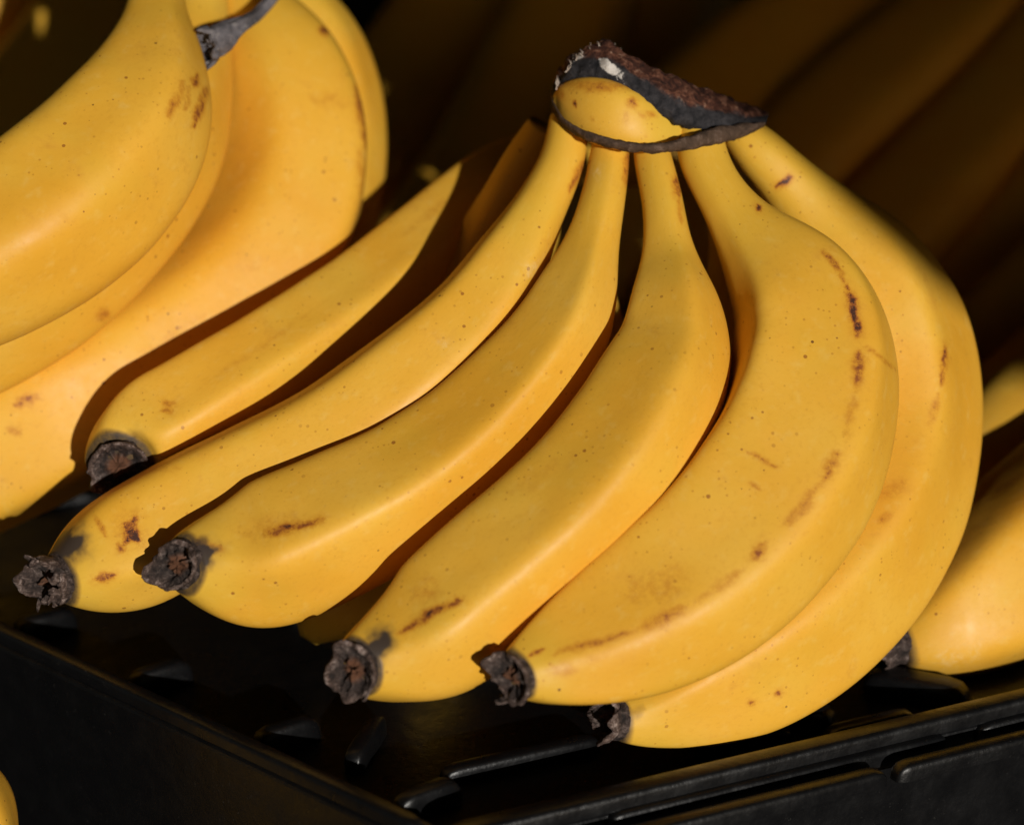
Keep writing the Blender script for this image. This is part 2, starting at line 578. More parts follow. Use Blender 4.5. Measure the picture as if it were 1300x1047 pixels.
def loft(name, upper, lower, depth, mat, parent, thick=0.9, m=90, nu=40, rough=0.0, seed=0, attrs=None, back=0.0):
    """a pad between two traced edges (px), with real thickness"""
    up, _ = catmull([(x, y, 0) for x, y in upper], m)
    lo, _ = catmull([(x, y, 0) for x, y in lower], m)
    V = np.zeros((m, nu, 3)); vv = np.zeros((m, nu)); uu = np.zeros((m, nu))
    dep = np.interp(np.linspace(0, 1, m), np.linspace(0, 1, len(depth)), depth)
    dep = smooth_rows(dep[:, None], max(2, m // 14), 3)[:, 0]
    for i in range(m):
        a = W(up[i, 0], up[i, 1], dep[i] + back); b = W(lo[i, 0], lo[i, 1], dep[i])
        c = (a + b) / 2; h = (a - b) / 2
        R = max(h.length, 1e-4)
        hn = h.normalized()
        n = (-FWD - hn * (-FWD).dot(hn)).normalized()
        for j in range(nu):
            th = 2 * math.pi * j / nu
            cs, sn = math.cos(th), math.sin(th)
            cs2 = math.copysign(abs(cs) ** 0.85, cs); sn2 = math.copysign(abs(sn) ** 0.85, sn)
            p = c + hn * (R * cs2) + n * (max(R, 0.003) * thick * sn2)
            if rough:
                d = noise.fractal(p * 330 + Vector((seed, 0, 0)), 1.0, 2.0, 4)
                p = p + (hn * cs + n * sn) * (rough * d)
            V[i, j] = p
            vv[i, j] = (1 - cs) / 2; uu[i, j] = i / (m - 1)
    verts = V.reshape(-1, 3)
    faces = []
    for i in range(m - 1):
        for j in range(nu):
            k = (j + 1) % nu
            faces.append((i*nu + j, (i+1)*nu + j, (i+1)*nu + k, i*nu + k))
    faces.append(tuple(range(nu)))
    faces.append(tuple((m-1)*nu + j for j in range(nu))[::-1])
    o = mesh_obj(name, verts, faces, mat, parent)
    if attrs:
        for kname, fn in attrs.items():
            attr(o, kname, fn(uu.ravel(), vv.ravel(), project(verts)))
    return o

# ================================================================== setting: crate, shelf, added light blockers
def bar(name, a, b, w, h, z0, mat, parent, rnd=0.45, seg=10):
    """a moulded rib: rounded top, rounded ends, from a to b (xy) standing on z0"""
    a = Vector((a[0], a[1], 0)); b = Vector((b[0], b[1], 0))
    d = (b - a); L = d.length; d.normalize()
    s = Vector((-d.y, d.x, 0))
    sec = []
    for i in range(seg + 1):
        th = math.pi * i / seg
        sec.append((math.copysign(abs(math.cos(th)) ** rnd, math.cos(th)), math.sin(th) ** rnd))
    st = [(0, 0.15), (0.12, 0.62), (0.35, 0.88), (0.8, 1.0)]
    stations = [(x * w, k) for x, k in st] + [(L - x * w, k) for x, k in reversed(st)]
    verts, faces = [], []
    for (x, k) in stations:
        for (u, v) in sec:
            verts.append(tuple(a + d * x + s * (u * w / 2 * (0.4 + 0.6 * k)) + Vector((0, 0, z0 + v * h * k))))
    n = seg + 1
    for i in range(len(stations) - 1):
        for j in range(seg):
            faces.append((i*n + j, (i+1)*n + j, (i+1)*n + j + 1, i*n + j + 1))
    faces.append(tuple(range(n))); faces.append(tuple((len(stations)-1)*n + j for j in range(n))[::-1])
    return mesh_obj(name, verts, faces, mat, parent)

def slab(name, corners, z0, z1, mat, parent=None, bev=0.0015):
    """vertical-sided slab on a convex polygon, bevelled edges"""
    bm = bmesh.new()
    org = origin_of(parent) if parent is not None else Vector((0, 0, 0))
    lo = [bm.verts.new(Vector((c[0], c[1], z0)) - org) for c in corners]
    hi = [bm.verts.new(Vector((c[0], c[1], z1)) - org) for c in corners]
    n = len(corners)
    bm.faces.new(lo[::-1]); bm.faces.new(hi)
    for i in range(n):
        bm.faces.new((lo[i], lo[(i+1) % n], hi[(i+1) % n], hi[i]))
    bmesh.ops.recalc_face_normals(bm, faces=bm.faces[:])
    if bev:
        bmesh.ops.bevel(bm, geom=bm.edges[:], offset=bev, segments=3, affect='EDGES', profile=0.5)
    me = bpy.data.meshes.new(name)
    bm.to_mesh(me); bm.free()
    me.materials.append(mat)
    for p in me.polygons: p.use_smooth = len(p.vertices) == 4 and p.area < 1e-4
    o = bpy.data.objects.new(name, me)
    col.objects.link(o)
    if parent is not None: o.parent = parent
    return o

A0 = floor_pt(-60, 772, 0.010); A1 = floor_pt(395, 985, 0.010)       # along the front left rim
VDIR = Vector((A0.x - A1.x, A0.y - A1.y, 0)).normalized()             # up-left along the rim
E0 = floor_pt(1023, 957); E3 = floor_pt(1300, 891)
UDIR = Vector((E3.x - E0.x, E3.y - E0.y, 0)).normalized()             # up-right along the front rails
FR = floor_pt(760, 1046)                                               # a point on the front right rim
# corner where the two rims meet
det = VDIR.x * -UDIR.y + UDIR.x * VDIR.y
rx, ry = FR.x - A1.x, FR.y - A1.y
tv = (rx * -UDIR.y + UDIR.x * ry) / det
K = Vector((A1.x + VDIR.x * tv, A1.y + VDIR.y * tv, 0))
def crate_xy(u, v):
    p = K + UDIR * u + VDIR * v
    return (p.x, p.y)

crate = empty("plastic_crate", (K.x, K.y, -0.004))
tag(crate, "black plastic crate with ribbed floor under the bananas", "crate")
CU, CV = 0.56, 0.56
slab("floor_panel", [crate_xy(0.004, 0.004), crate_xy(CU, 0.004), crate_xy(CU, CV), crate_xy(0.004, CV)], -0.004, 0.0, PLASTIC, crate, 0.0008)
# front left side: low wall with a double lip
slab("side_wall", [crate_xy(-0.003, -0.003), crate_xy(0.003, -0.003), crate_xy(0.003, CV), crate_xy(-0.003, CV)], -0.085, 0.008, PLASTIC, crate, 0.0014)
bar("rim_lip", crate_xy(0.0, 0.0), crate_xy(0.0, CV), 0.0045, 0.0035, 0.0082, PLASTIC, crate)
bar("rim_lip", crate_xy(0.0075, 0.004), crate_xy(0.0075, CV), 0.0035, 0.006, 0.0002, PLASTIC, crate)
for i in range(9):
    v = 0.022 + i * 0.047
    bar("gusset", crate_xy(0.0105, v), crate_xy(0.030, v + 0.004), 0.0055, 0.0065, 0.0003, PLASTIC, crate)
# front right side: stepped rails
slab("side_wall", [crate_xy(0.004, -0.003), crate_xy(CU, -0.003), crate_xy(CU, 0.003), crate_xy(0.004, 0.003)], -0.085, 0.004, PLASTIC, crate, 0.0014)
bar("rim_lip", crate_xy(0.006, 0.0), crate_xy(CU, 0.0), 0.0062, 0.004, 0.0042, PLASTIC, crate)
def px_bar(name, a, b, w, h):
    bar(name, floor_pt(*a, 0.002)[:2], floor_pt(*b, 0.002)[:2], w, h, 0.0003, PLASTIC, crate)
def along_u(a, l0, l1):
    p = floor_pt(*a, 0.002)
    return (p.x + UDIR.x * l0, p.y + UDIR.y * l0), (p.x + UDIR.x * l1, p.y + UDIR.y * l1)
for a, cuts in (((1160, 926), (-0.075, 0.05, 0.12, 0.22, 0.36)), ((1205, 937), (-0.095, 0.0, 0.006, 0.10, 0.20, 0.36)), ((1262, 950), (-0.12, -0.03, 0.07, 0.17, 0.36))):
    for l0, l1 in zip(cuts[:-1], cuts[1:]):
        if l1 - l0 < 0.01: continue
        p, q = along_u(a, l0 + 0.0012, l1 - 0.0012)
        bar("rail", p, q, 0.0048, 0.0042, 0.0003, PLASTIC, crate)
# short ribs of the floor
px_bar("floor_rib", (1098, 862), (1232, 888), 0.0085, 0.0060)
px_bar("floor_rib", (1046, 935), (1160, 908), 0.0048, 0.0040)
px_bar("floor_rib", (972, 892), (1060, 914), 0.0075, 0.0050)
px_bar("floor_rib", (938, 928), (1004, 922), 0.0060, 0.0022)
px_bar("floor_rib", (446, 975), (482, 918), 0.0050, 0.0055)
px_bar("floor_rib", (560, 985), (760, 940), 0.0048, 0.0040)
px_bar("floor_rib", (880, 905), (930, 938), 0.0075, 0.0050)
for iv in range(7):
    for iu in range(8):
        u = 0.075 + iu * 0.062; v = 0.088 + iv * 0.058
        bar("floor_rib", crate_xy(u, v), crate_xy(u + 0.034, v), 0.0050, 0.0030, 0.0003, PLASTIC, crate)
        bar("floor_rib", crate_xy(u + 0.046, v + 0.004), crate_xy(u + 0.046, v + 0.030), 0.0060, 0.0034, 0.0003, PLASTIC, crate)

shelf = slab("stall_shelf", [(-1.2, -0.2), (1.2, -0.2), (1.2, 1.6), (-1.2, 1.6)], -0.125, -0.105, BOARD, None, 0.002)
tag(shelf, kind="structure")

# unseen cloth added out of frame to shade the back of the display
E1 = (Vector((1, 0, 0)) - SUN_CAM * SUN_CAM.x).normalized()
E2 = SUN_CAM.cross(E1).normalized()
if E2.y < 0: E2 = -E2
# edge shaped to part lit from shaded bananas, in metres across the sun's direction
edge_q = [(-0.40, 0.30), (0.05, 0.14), (0.15, 0.068), (0.19, 0.042), (0.207, 0.030), (0.219, 0.0225), (0.227, 0.016), (0.242, 0.006), (0.260, -0.004), (0.269, -0.013), (0.275, -0.021), (0.280, -0.028),
          (0.286, -0.034), (0.299, -0.045), (0.326, -0.057), (0.344, -0.067), (0.360, -0.078), (0.378, -0.088), (0.41, -0.10), (0.50, -0.13), (0.80, -0.20)]
LC = 0.75
def shade_cloth_pt(q1, q2, off=0.0):
    v = E1 * q1 + E2 * q2 + SUN_CAM * (LC + off)
    return CAM + RIGHT * v.x + UP * v.y - FWD * v.z
NE = 420
def build_shade_cloth():
    out, _ = catmull([(a, b, 0) for a, b in edge_q], NE)
    verts = []
    cols = 14
    for sft in (0.0, 0.004):
        for i in range(NE):
            q = out[i, :2]
            # the added cloth runs from its shaped edge outwards to the far corner
            far = np.array([1.25, 0.95]) + np.array([-1.5, 0.35]) * (1 - i / (NE - 1)) + np.array([0.4, -1.1]) * (i / (NE - 1))
            for j in range(cols):
                s = j / (cols - 1)
                p = q * (1 - s) + far * s
                verts.append(tuple(shade_cloth_pt(p[0], p[1], sft + 0.05 * math.sin(i * 0.07) * s)))
    faces = []
    n = NE * cols
    for b in (0, n):
        for i in range(NE - 1):
            for j in range(cols - 1):
                q0 = b + i * cols + j
                f = (q0, q0 + 1, q0 + cols + 1, q0 + cols)
                faces.append(f if b == 0 else f[::-1])
    for i in range(NE - 1):
        a = i * cols
        faces.append((a, a + cols, a + cols + n, a + n))
    o = mesh_obj("unseen_shade_cloth", verts, faces, CLOTH)
    return tag(o, kind="structure")
build_shade_cloth()
sky_blocker = slab("added_sky_blocker", [(-3.0, -3.0), (3.0, -3.0), (3.0, 1.9), (-3.0, 1.9)], 1.05, 1.07, CLOTH, None, 0.003)  # unseen slab added overhead to hold back sky light
tag(sky_blocker, kind="structure")
back_blocker = slab("added_back_blocker", [(-3.0, 1.62), (3.0, 1.62), (3.0, 1.65), (-3.0, 1.65)], -0.10, 1.045, BOARD, None, 0.003)  # unseen panel added behind to close off sky light
tag(back_blocker, kind="structure")

# ================================================================== the hand in front
hand = empty("banana_hand", W(800, 900, 0.59))
tag(hand, "large hand of ripe bananas with its whole brown crown in view, at the front", "bananas")
CRD = 0.606

F1 = finger(hand, [(722, 150, 24, 0.598), (716, 200, 29, 0.595), (686, 262, 34, 0.591), (648, 330, 48, 0.587), (602, 402, 60, 0.584),
                   (512, 487, 70, 0.580), (415, 560, 74, 0.579), (318, 612, 76, 0.577), (228, 660, 80, 0.576), (150, 704, 78, 0.574), (100, 727, 54, 0.570), (76, 734, 34, 0.566)],
            11, tip=(-0.72, -0.22, 0.62), tip_len=0.0058, tip_r=0.0062, ridge=(46, 50), sharp=7.5,
            bruises=[([(158, 664), (172, 684)], 9, 1.35), ([(172, 655), (160, 690)], 6, 1.2), ([(120, 735), (146, 730)], 5, 1.0), ([(98, 640), (135, 612)], 8, 0.9), ([(120, 655), (135, 680)], 3, 0.8), ([(175, 600), (230, 590)], 9, 0.28),
                     ([(360, 500), (372, 495)], 3, 0.9), ([(748, 195), (722, 245)], 5, 0.62), ([(150, 690), (160, 700)], 6, 0.7)],
            rubs=[([(678, 335), (672, 350)], 8, 0.6), ([(556, 432), (570, 440)], 4, .5)],
            tipdark=[([(62, 702), (84, 690)], 20, 1.15)], flakes=6, flare=1.12)
F2 = finger(hand, [(776, 165, 22, 0.596), (774, 200, 25, 0.593), (765, 255, 28, 0.588), (750, 315, 35, 0.584), (733, 372, 50, 0.580), (703, 440, 63, 0.575),
                   (612, 548, 75, 0.570), (515, 622, 83, 0.566), (410, 676, 89, 0.563), (322, 712, 87, 0.560), (262, 722, 62, 0.555), (232, 716, 37, 0.549)],
            12, tip=(-0.60, -0.04, 0.80), tip_len=0.0042, tip_r=0.0058, ridge=(7, -4), sharp=8.0,
            bruises=[([(335, 678), (375, 668), (412, 659)], 6, 0.95), ([(355, 672), (372, 668)], 6, 1.25), ([(310, 680), (400, 655)], 18, 0.26), ([(240, 692), (282, 696)], 5, 0.9), ([(797, 195), (795, 235)], 5, 0.75)],
            rubs=[([(757, 215), (757, 225)], 5, .6)],
            tipdark=[([(246, 704), (272, 697)], 12, 1.25), ([(248, 715), (262, 712)], 9, 1.0)], flakes=1)
F3 = finger(hand, [(824, 170, 21, 0.594), (828, 200, 24, 0.591), (840, 250, 26, 0.586), (846, 300, 29, 0.582), (851, 342, 40, 0.579), (857, 388, 58, 0.574), (857, 445, 72, 0.570),
                   (832, 515, 84, 0.563), (780, 600, 90, 0.557), (703, 682, 91, 0.552), (617, 753, 90, 0.549), (543, 815, 84, 0.545), (484, 843, 56, 0.540), (452, 848, 37, 0.534)],
            13, tip=(-0.46, -0.14, 0.88), tip_len=0.0036, tip_r=0.0060, ridge=(4, 0), sharp=8.0,
            bruises=[([(505, 804), (545, 780), (586, 762)], 5, 0.95), ([(538, 782), (550, 775)], 5, 1.2), ([(578, 764), (586, 760)], 4, 1.3), ([(520, 760), (560, 740)], 20, 0.28), ([(640, 630), (720, 580)], 14, 0.16), ([(858, 225), (862, 250)], 5, 0.95), ([(862, 250), (866, 285)], 4, 0.5)],
            tipdark=[([(474, 826), (484, 814)], 13, 1.15)], flakes=1)
F4 = finger(hand, [(888, 165, 30, 0.593), (892, 200, 33, 0.590), (914, 242, 33, 0.586), (945, 288, 45, 0.583), (983, 332, 72, 0.580), (1020, 382, 94, 0.576), (1036, 450, 107, 0.572),
                   (1024, 540, 114, 0.565), (986, 628, 117, 0.558), (922, 710, 114, 0.552), (840, 774, 103, 0.546), (752, 822, 80, 0.540), (690, 848, 52, 0.534), (655, 857, 31, 0.529)],
            14, tip=(-0.55, -0.12, 0.82), tip_len=0.0042, tip_r=0.0047, ridge=(-38, -4), sharp=10, squash=0.74,
            bruises=[([(1044, 318), (1060, 335), (1072, 358)], 4, 0.7), ([(1074, 362), (1084, 392), (1091, 428)], 5, 1.15), ([(1086, 402), (1091, 424)], 5, 1.35), ([(1091, 445), (1088, 490)], 7, 0.75), ([(1086, 495), (1074, 560)], 7, 0.42),
                     ([(1064, 575), (1045, 610)], 8, 0.72), ([(1040, 615), (1000, 668)], 8, 0.5), ([(970, 690), (955, 712)], 7, 0.9), ([(948, 722), (880, 765)], 7, 0.38), ([(870, 772), (810, 800)], 8, 0.66), ([(805, 802), (700, 830)], 5, 0.6), ([(820, 745), (850, 740)], 26, 0.30),
                     ([(948, 573), (985, 592)], 3.5, 0.65), ([(950, 610), (965, 622)], 3, 0.5), ([(672, 832), (690, 822)], 3, 0.8), ([(1100, 440), (1138, 470)], 2.5, 0.5), ([(962, 262), (966, 268)], 4, 1.2), ([(690, 850), (730, 850)], 10, 0.3)],
            tipdark=[([(654, 838), (664, 846)], 7, 0.9)], flakes=1, flare=1.2)
F5 = finger(hand, [(938, 166, 24, 0.601), (952, 180, 31, 0.600), (990, 218, 34, 0.600), (1034, 268, 48, 0.602), (1078, 325, 78, 0.603), (1110, 395, 97, 0.602), (1127, 475, 106, 0.602),
                   (1122, 560, 110, 0.599), (1095, 645, 111, 0.591), (1042, 730, 108, 0.583), (966, 802, 101, 0.575), (885, 858, 82, 0.568), (825, 893, 50, 0.563), (782, 911, 29, 0.559)],
            15, tip=(-0.80, 0.02, 0.55), tip_len=0.0055, tip_r=0.0050, ridge=(-36, -20), sharp=10, squash=0.85,
            bruises=[([(1200, 440), (1196, 490)], 5, 0.9), ([(1194, 500), (1180, 540)], 5, 0.5), ([(985, 237), (1004, 224)], 4, 1.25), ([(1125, 625), (1145, 615)], 14, 0.32), ([(1120, 660), (1126, 655)], 5, .5), ([(950, 893), (958, 890)], 4, 0.9), ([(985, 882), (992, 878)], 4, 0.9)],
            tipdark=[([(800, 905), (820, 900)], 10, 0.4)], flakes=2)
for f, lab in ((F1, "finger at the left end with a frayed blossom end and brown scab"), (F4, "widest finger with a long brown streak down its ridge"), (F5, "outermost right finger partly behind its neighbour")):
    f["label"] = lab

# inner row of the hand, mostly hidden
back = dict(m=110, nu=40, sharp=6)
B1 = finger(hand, [(690, 160, 20, 0.620), (662, 205, 24, 0.624), (632, 270, 30, 0.628), (588, 355, 44, 0.632), (520, 440, 56, 0.634), (430, 520, 58, 0.628), (350, 580, 54, 0.622), (310, 612, 30, 0.618)], 21, tip=(-.8, -.4, -.3), ridge=(20, 20), **back)
B2 = finger(hand, [(718, 160, 18, .622), (708, 205, 22, .626), (688, 262, 26, .630), (672, 325, 34, .634), (664, 390, 52, .640), (630, 460, 74, .646), (570, 545, 82, .644), (510, 625, 84, .640), (468, 700, 76, .618), (432, 748, 62, .608), (408, 782, 50, .604), (396, 802, 34, .603), (391, 812, 12, .603)], 22, ridge=(30, 30), **back)
B3 = finger(hand, [(776, 160, 18, .622), (772, 205, 20, .626), (763, 255, 22, .630), (744, 315, 26, .638), (738, 385, 44, .644), (740, 465, 72, .650), (715, 570, 84, .640), (640, 670, 84, .628), (560, 750, 70, .618), (510, 790, 40, .612)], 23, tip=(-.7, -.5, -.3), ridge=(10, 10), **back)
B4 = finger(hand, [(885, 160, 22, .622), (905, 205, 29, .624), (926, 250, 34, .628), (942, 300, 42, .634), (950, 380, 62, .648), (946, 480, 82, .655), (915, 580, 86, .650), (860, 670, 84, .640), (780, 750, 76, .628), (720, 800, 40, .618)], 24, tip=(-.7, -.5, -.3), ridge=(-20, -10), **back)

# crown
def blots(p, lst):
    out = np.zeros(len(p))
    for (x, y, rx, ry, w) in lst:
        out = np.maximum(out, w * np.exp(-((p[:, 0] - x) / rx) ** 2 - ((p[:, 1] - y) / ry) ** 2))
    return out
pad = loft("crown", [(702, 122), (712, 108), (738, 99), (775, 102), (812, 118), (846, 138), (878, 152), (905, 160), (928, 166)],
           [(702, 140), (718, 162), (752, 182), (795, 192), (838, 194), (872, 190), (900, 184), (920, 178), (932, 172)],
           [0.5980, 0.5920, 0.5880, 0.5860, 0.5860, 0.5880, 0.5930, 0.5990, 0.6030], PEEL, hand, thick=0.62, seed=3,
           attrs={"along": lambda u, v, p: u * 3, "ang_s": lambda u, v, p: np.sin(v * 3), "ang_c": lambda u, v, p: np.cos(v * 3),
                  "green": lambda u, v, p: 0.55 * np.exp(-((p[:, 0] - 850) / 45) ** 2), "rub": lambda u, v, p: u * 0,
                  "tipdark": lambda u, v, p: u * 0,
                  "bruise": lambda u, v, p: blots(p, [(762, 110, 46, 9, .62), (735, 108, 22, 10, .5), (803, 130, 8, 7, .8), (822, 146, 14, 5, .6), (795, 150, 6, 10, .35), (730, 131, 2.5, 2.5, 1.6), (752, 150, 3, 3, .7), (775, 138, 2.5, 2.5, .6), (820, 172, 3, 2.5, .7), (712, 120, 6, 8, .5), (860, 178, 30, 5, .35)])})
cut = loft("cut_face", [(700, 128), (712, 98), (726, 78), (748, 65), (772, 58), (798, 78), (850, 100), (910, 126), (970, 155)],
           [(703, 132), (716, 112), (735, 103), (768, 106), (802, 124), (846, 149), (890, 163), (935, 168), (970, 161)],
           [0.5990, 0.5910, 0.5880, 0.5850, 0.5845, 0.5850, 0.5880, 0.5930, 0.5980], CALLUS, pad, thick=0.55, rough=0.0011, seed=5, back=0.010,
           attrs={"lip": lambda u, v, p: np.clip((v - 0.28) * 1.35 + 0.25 * np.exp(-((p[:, 0] - 740) / 28) ** 2), 0, 1),
                  "fibre": lambda u, v, p: np.maximum(np.exp(-(((p[:, 0] - 772) - (p[:, 1] - 84) * 0.9) / 9) ** 2 - ((p[:, 1] - 84) / 13) ** 2), 0.6 * np.exp(-((p[:, 0] - 735) / 22) ** 2 - ((p[:, 1] - 72) / 8) ** 2))})
loft("sheath_scar", [(700, 124), (716, 150), (755, 170), (798, 180), (838, 182), (872, 173), (910, 161), (945, 157), (970, 155)],
     [(700, 140), (712, 158), (748, 180), (795, 192), (842, 194), (888, 188), (926, 179), (952, 170), (971, 160)],
     [0.5960, 0.5880, 0.5825, 0.5795, 0.5790, 0.5800, 0.5840, 0.5900, 0.5960], SEAM, pad, thick=0.75, rough=0.0004, seed=8)

# shreds of dry fibre on the crown
def fibre_tuft(parent):
    rnd = random.Random(3)
    verts, faces = [], []
    for i in range(26):
        x = rnd.uniform(704, 792)
        y = np.interp(x, [700, 712, 726, 748, 772, 798], [126, 98, 78, 65, 59, 78])
        base = W(x, y + 2, .591 + rnd.uniform(0, .006))
        dirv = cam_vec((rnd.uniform(-.7, .5), rnd.uniform(.3, 1), rnd.uniform(-.3, .5)))
        ln = rnd.uniform(.0010, .0026); w = rnd.uniform(.00018, .0004)
        s = dirv.cross(-FWD).normalized(); f = dirv.cross(s).normalized()
        b0 = len(verts)
        for k, t in enumerate((0, .5, 1)):
            c = base + dirv * ln * t + s * (0.0007 * math.sin(t * 2 + i)) * t
            ww = w * (1 - .8 * t)
            for q in range(3):
                an = q * 2.094
                verts.append(tuple(c + s * (ww * math.cos(an)) + f * (ww * math.sin(an))))
        for k in range(2):
            for q in range(3):
                r = (q + 1) % 3
                faces.append((b0 + k*3 + q, b0 + k*3 + r, b0 + k*3 + 3 + r, b0 + k*3 + 3 + q))
        faces.append((b0 + 6, b0 + 7, b0 + 8))
    return mesh_obj("dry_fibre", verts, faces, FIBRE, parent)
FIBRE = make_rough("dry_fibre", [(0.3, (0.30, 0.22, 0.17)), (0.7, (0.66, 0.56, 0.47))], 300.0, 0.3, 0.0003)
fibre_tuft(pad)

# ================================================================== banana lying behind the front hand
lone = empty("banana_hand", W(250, 640, 0.66))
tag(lone, "slim banana of a hidden hand, lying just behind the front hand's upper left side", "bananas")
loft("crown", [(715, 120), (760, 96), (840, 112), (930, 150)], [(712, 222), (770, 238), (850, 232), (940, 188)], [.70, .695, .69, .69], PEEL, lone, thick=0.5, m=40, nu=24,  # hidden crown, added to block sun spots on the bananas behind
     attrs={n: (lambda u, v, p: u * 0) for n in ("along", "ang_s", "ang_c", "green", "rub", "tipdark", "bruise")})
finger(lone, [(870, 175, 28, .695), (890, 250, 36, .70), (905, 340, 62, .705), (890, 440, 78, .705), (850, 530, 80, .70), (790, 610, 76, .69), (740, 660, 40, .685)], 32, tip=(-.6, -.7, -.2), ridge=(0, 0), m=80, nu=32)  # hidden finger, added to stop sun coming through the stem gaps
finger(lone, [(745, 205, 22, .690), (712, 210, 32, .684), (672, 218, 48, .672), (624, 250, 56, .656), (535, 325, 61, .634), (440, 400, 64, .616), (340, 468, 68, .603), (255, 522, 72, .596), (188, 566, 70, .592), (152, 588, 42, .585)],
       31, tip=(-0.05, -0.50, 0.85), tip_len=0.004, tip_r=0.0070, ridge=(2, -4), sharp=10,
       bruises=[([(205, 522), (220, 515)], 9, 0.62), ([(255, 490), (420, 380)], 6, 0.2), ([(510, 300), (600, 230)], 6, 0.25)],
       tipdark=[([(150, 570), (168, 565)], 14, 0.9)], flakes=3, green=(0.1, 0.3))

# ================================================================== hand on the left
left = empty("banana_hand", W(150, 640, 0.68))
tag(left, "hand of bananas cut off by the left edge, hanging fingers curving left", "bananas")
A = finger(left, [(204, -90, 26, 0.626), (200, -40, 30, 0.620), (197, 15, 40, 0.612), (194, 75, 66, 0.604), (172, 152, 98, 0.595), (112, 230, 114, 0.587), (25, 298, 116, 0.581), (-75, 350, 110, 0.578), (-170, 382, 90, 0.578), (-230, 396, 40, 0.578)],
           41, tip=(-1, -.1, .1), ridge=(-14, -24), sharp=7,
           bruises=[([(250, 95), (246, 110)], 5, 0.95), ([(262, 112), (246, 160)], 5, 0.85), ([(232, 105), (215, 150)], 7, 0.55), ([(240, 110), (236, 140)], 6, .4)], green=(0.35, 0.3))
B = finger(left, [(250, -70, 32, 0.648), (252, 0, 38, 0.648), (240, 80, 54, 0.638), (202, 170, 80, 0.624), (154, 250, 86, 0.615), (82, 322, 91, 0.607), (-10, 382, 95, 0.602), (-110, 428, 90, 0.600), (-190, 470, 40, 0.600)],
           42, tip=(-1, -.1, .1), ridge=(-30, -30), sharp=7, bruises=[([(128, 402), (132, 398)], 6, .6)], green=(0.3, 0.3))
Cc = finger(left, [(262, -70, 30, 0.662), (285, -25, 36, 0.662), (318, 15, 50, 0.659), (352, 70, 76, 0.656), (377, 150, 90, 0.652), (376, 230, 95, 0.648), (342, 312, 100, 0.643), (272, 388, 104, 0.638), (182, 453, 108, 0.633), (85, 510, 114, 0.629), (-20, 565, 112, 0.629), (-120, 610, 104, 0.629), (-200, 640, 50, 0.629)],
            43, tip=(-1, -.2, .1), ridge=(26, 20), sharp=9,
            bruises=[([(410, 38), (413, 40)], 4, 1.2), ([(452, 110), (468, 190)], 6, 0.75), ([(455, 190), (462, 250)], 10, 0.42), ([(395, 125), (440, 130)], 12, 0.3), ([(20, 515), (48, 502)], 7, 0.8), ([(150, 475), (260, 400)], 8, 0.25), ([(300, 340), (330, 330)], 14, .22), ([(15, 545), (20, 548)], 6, .5)], green=(0.35, 0.3))
D = finger(left, [(300, -70, 30, 0.684), (345, -20, 36, 0.684), (390, 30, 52, 0.684), (416, 100, 62, 0.682), (423, 180, 66, 0.680), (408, 260, 72, 0.678), (370, 340, 84, 0.676), (300, 410, 84, 0.674), (240, 460, 40, 0.674)],
           44, tip=(-.8, -.6, .1), ridge=(-30, -20), sharp=6, m=110, nu=40, green=(0.7, 0.3))
loft("crown", [(150, -110), (200, -125), (260, -125), (310, -110), (340, -90)], [(150, -40), (200, -24), (260, -18), (310, -18), (345, -40)], [.65, .66, .67, .68, .69], PEEL, left, thick=0.7,
     attrs={n: (lambda u, v, p: u * 0) for n in ("along", "ang_s", "ang_c", "green", "rub", "tipdark", "bruise")})

# grey dried stalk resting on the left hand
def dried_stalk():
    root = empty("dried_stalk", W(282, 60, .633))
    tag(root, "thin grey dried stalk with a frayed end, lying against the left hand", "stalk")
    rows = []
    for (px, py, hw, d) in [(372, -40, 6, 0.619), (352, -10, 6.5, .631), (330, 16, 7.5, .629), (306, 32, 10, 0.613), (290, 42, 15, 0.611), (280, 50, 18, 0.609)]:
        w = W(px, py, d); rows.append((w.x, w.y, w.z, hw * d / F))
    m, nu = 60, 28
    S, L = catmull(rows, m)
    Cn = S[:, :3]; R = S[:, 3]
    T, N, Bn = frames(Cn, -np.array(FWD))
    V = np.zeros((m, nu, 3))
    for i in range(m):
        for j in range(nu):
            th = 2 * math.pi * j / nu
            r = R[i] * (1 + 0.16 * math.sin(5 * th + i * .05) + 0.12 * noise.noise(Vector((math.cos(th) * 2, math.sin(th) * 2, i * 0.12))))
            V[i, j] = Cn[i] + N[i] * math.cos(th) * r + Bn[i] * math.sin(th) * r
    faces = [(i*nu + j, i*nu + (j+1) % nu, (i+1)*nu + (j+1) % nu, (i+1)*nu + j) for i in range(m-1) for j in range(nu)]
    faces.append(tuple(range(nu))[::-1]); faces.append(tuple((m-1)*nu + j for j in range(nu)))
    s = mesh_obj("stem", V.reshape(-1, 3), faces, STALK, root)
    e = stub(root, Vector(Cn[-1]), cam_vec((-.75, -.45, .45)), R[-1] * 1.10, 0.0055, 77, flare=1.35, flakes=9)
    e.name = "frayed_end"; e.data.materials.clear(); e.data.materials.append(STALK)
dried_stalk()

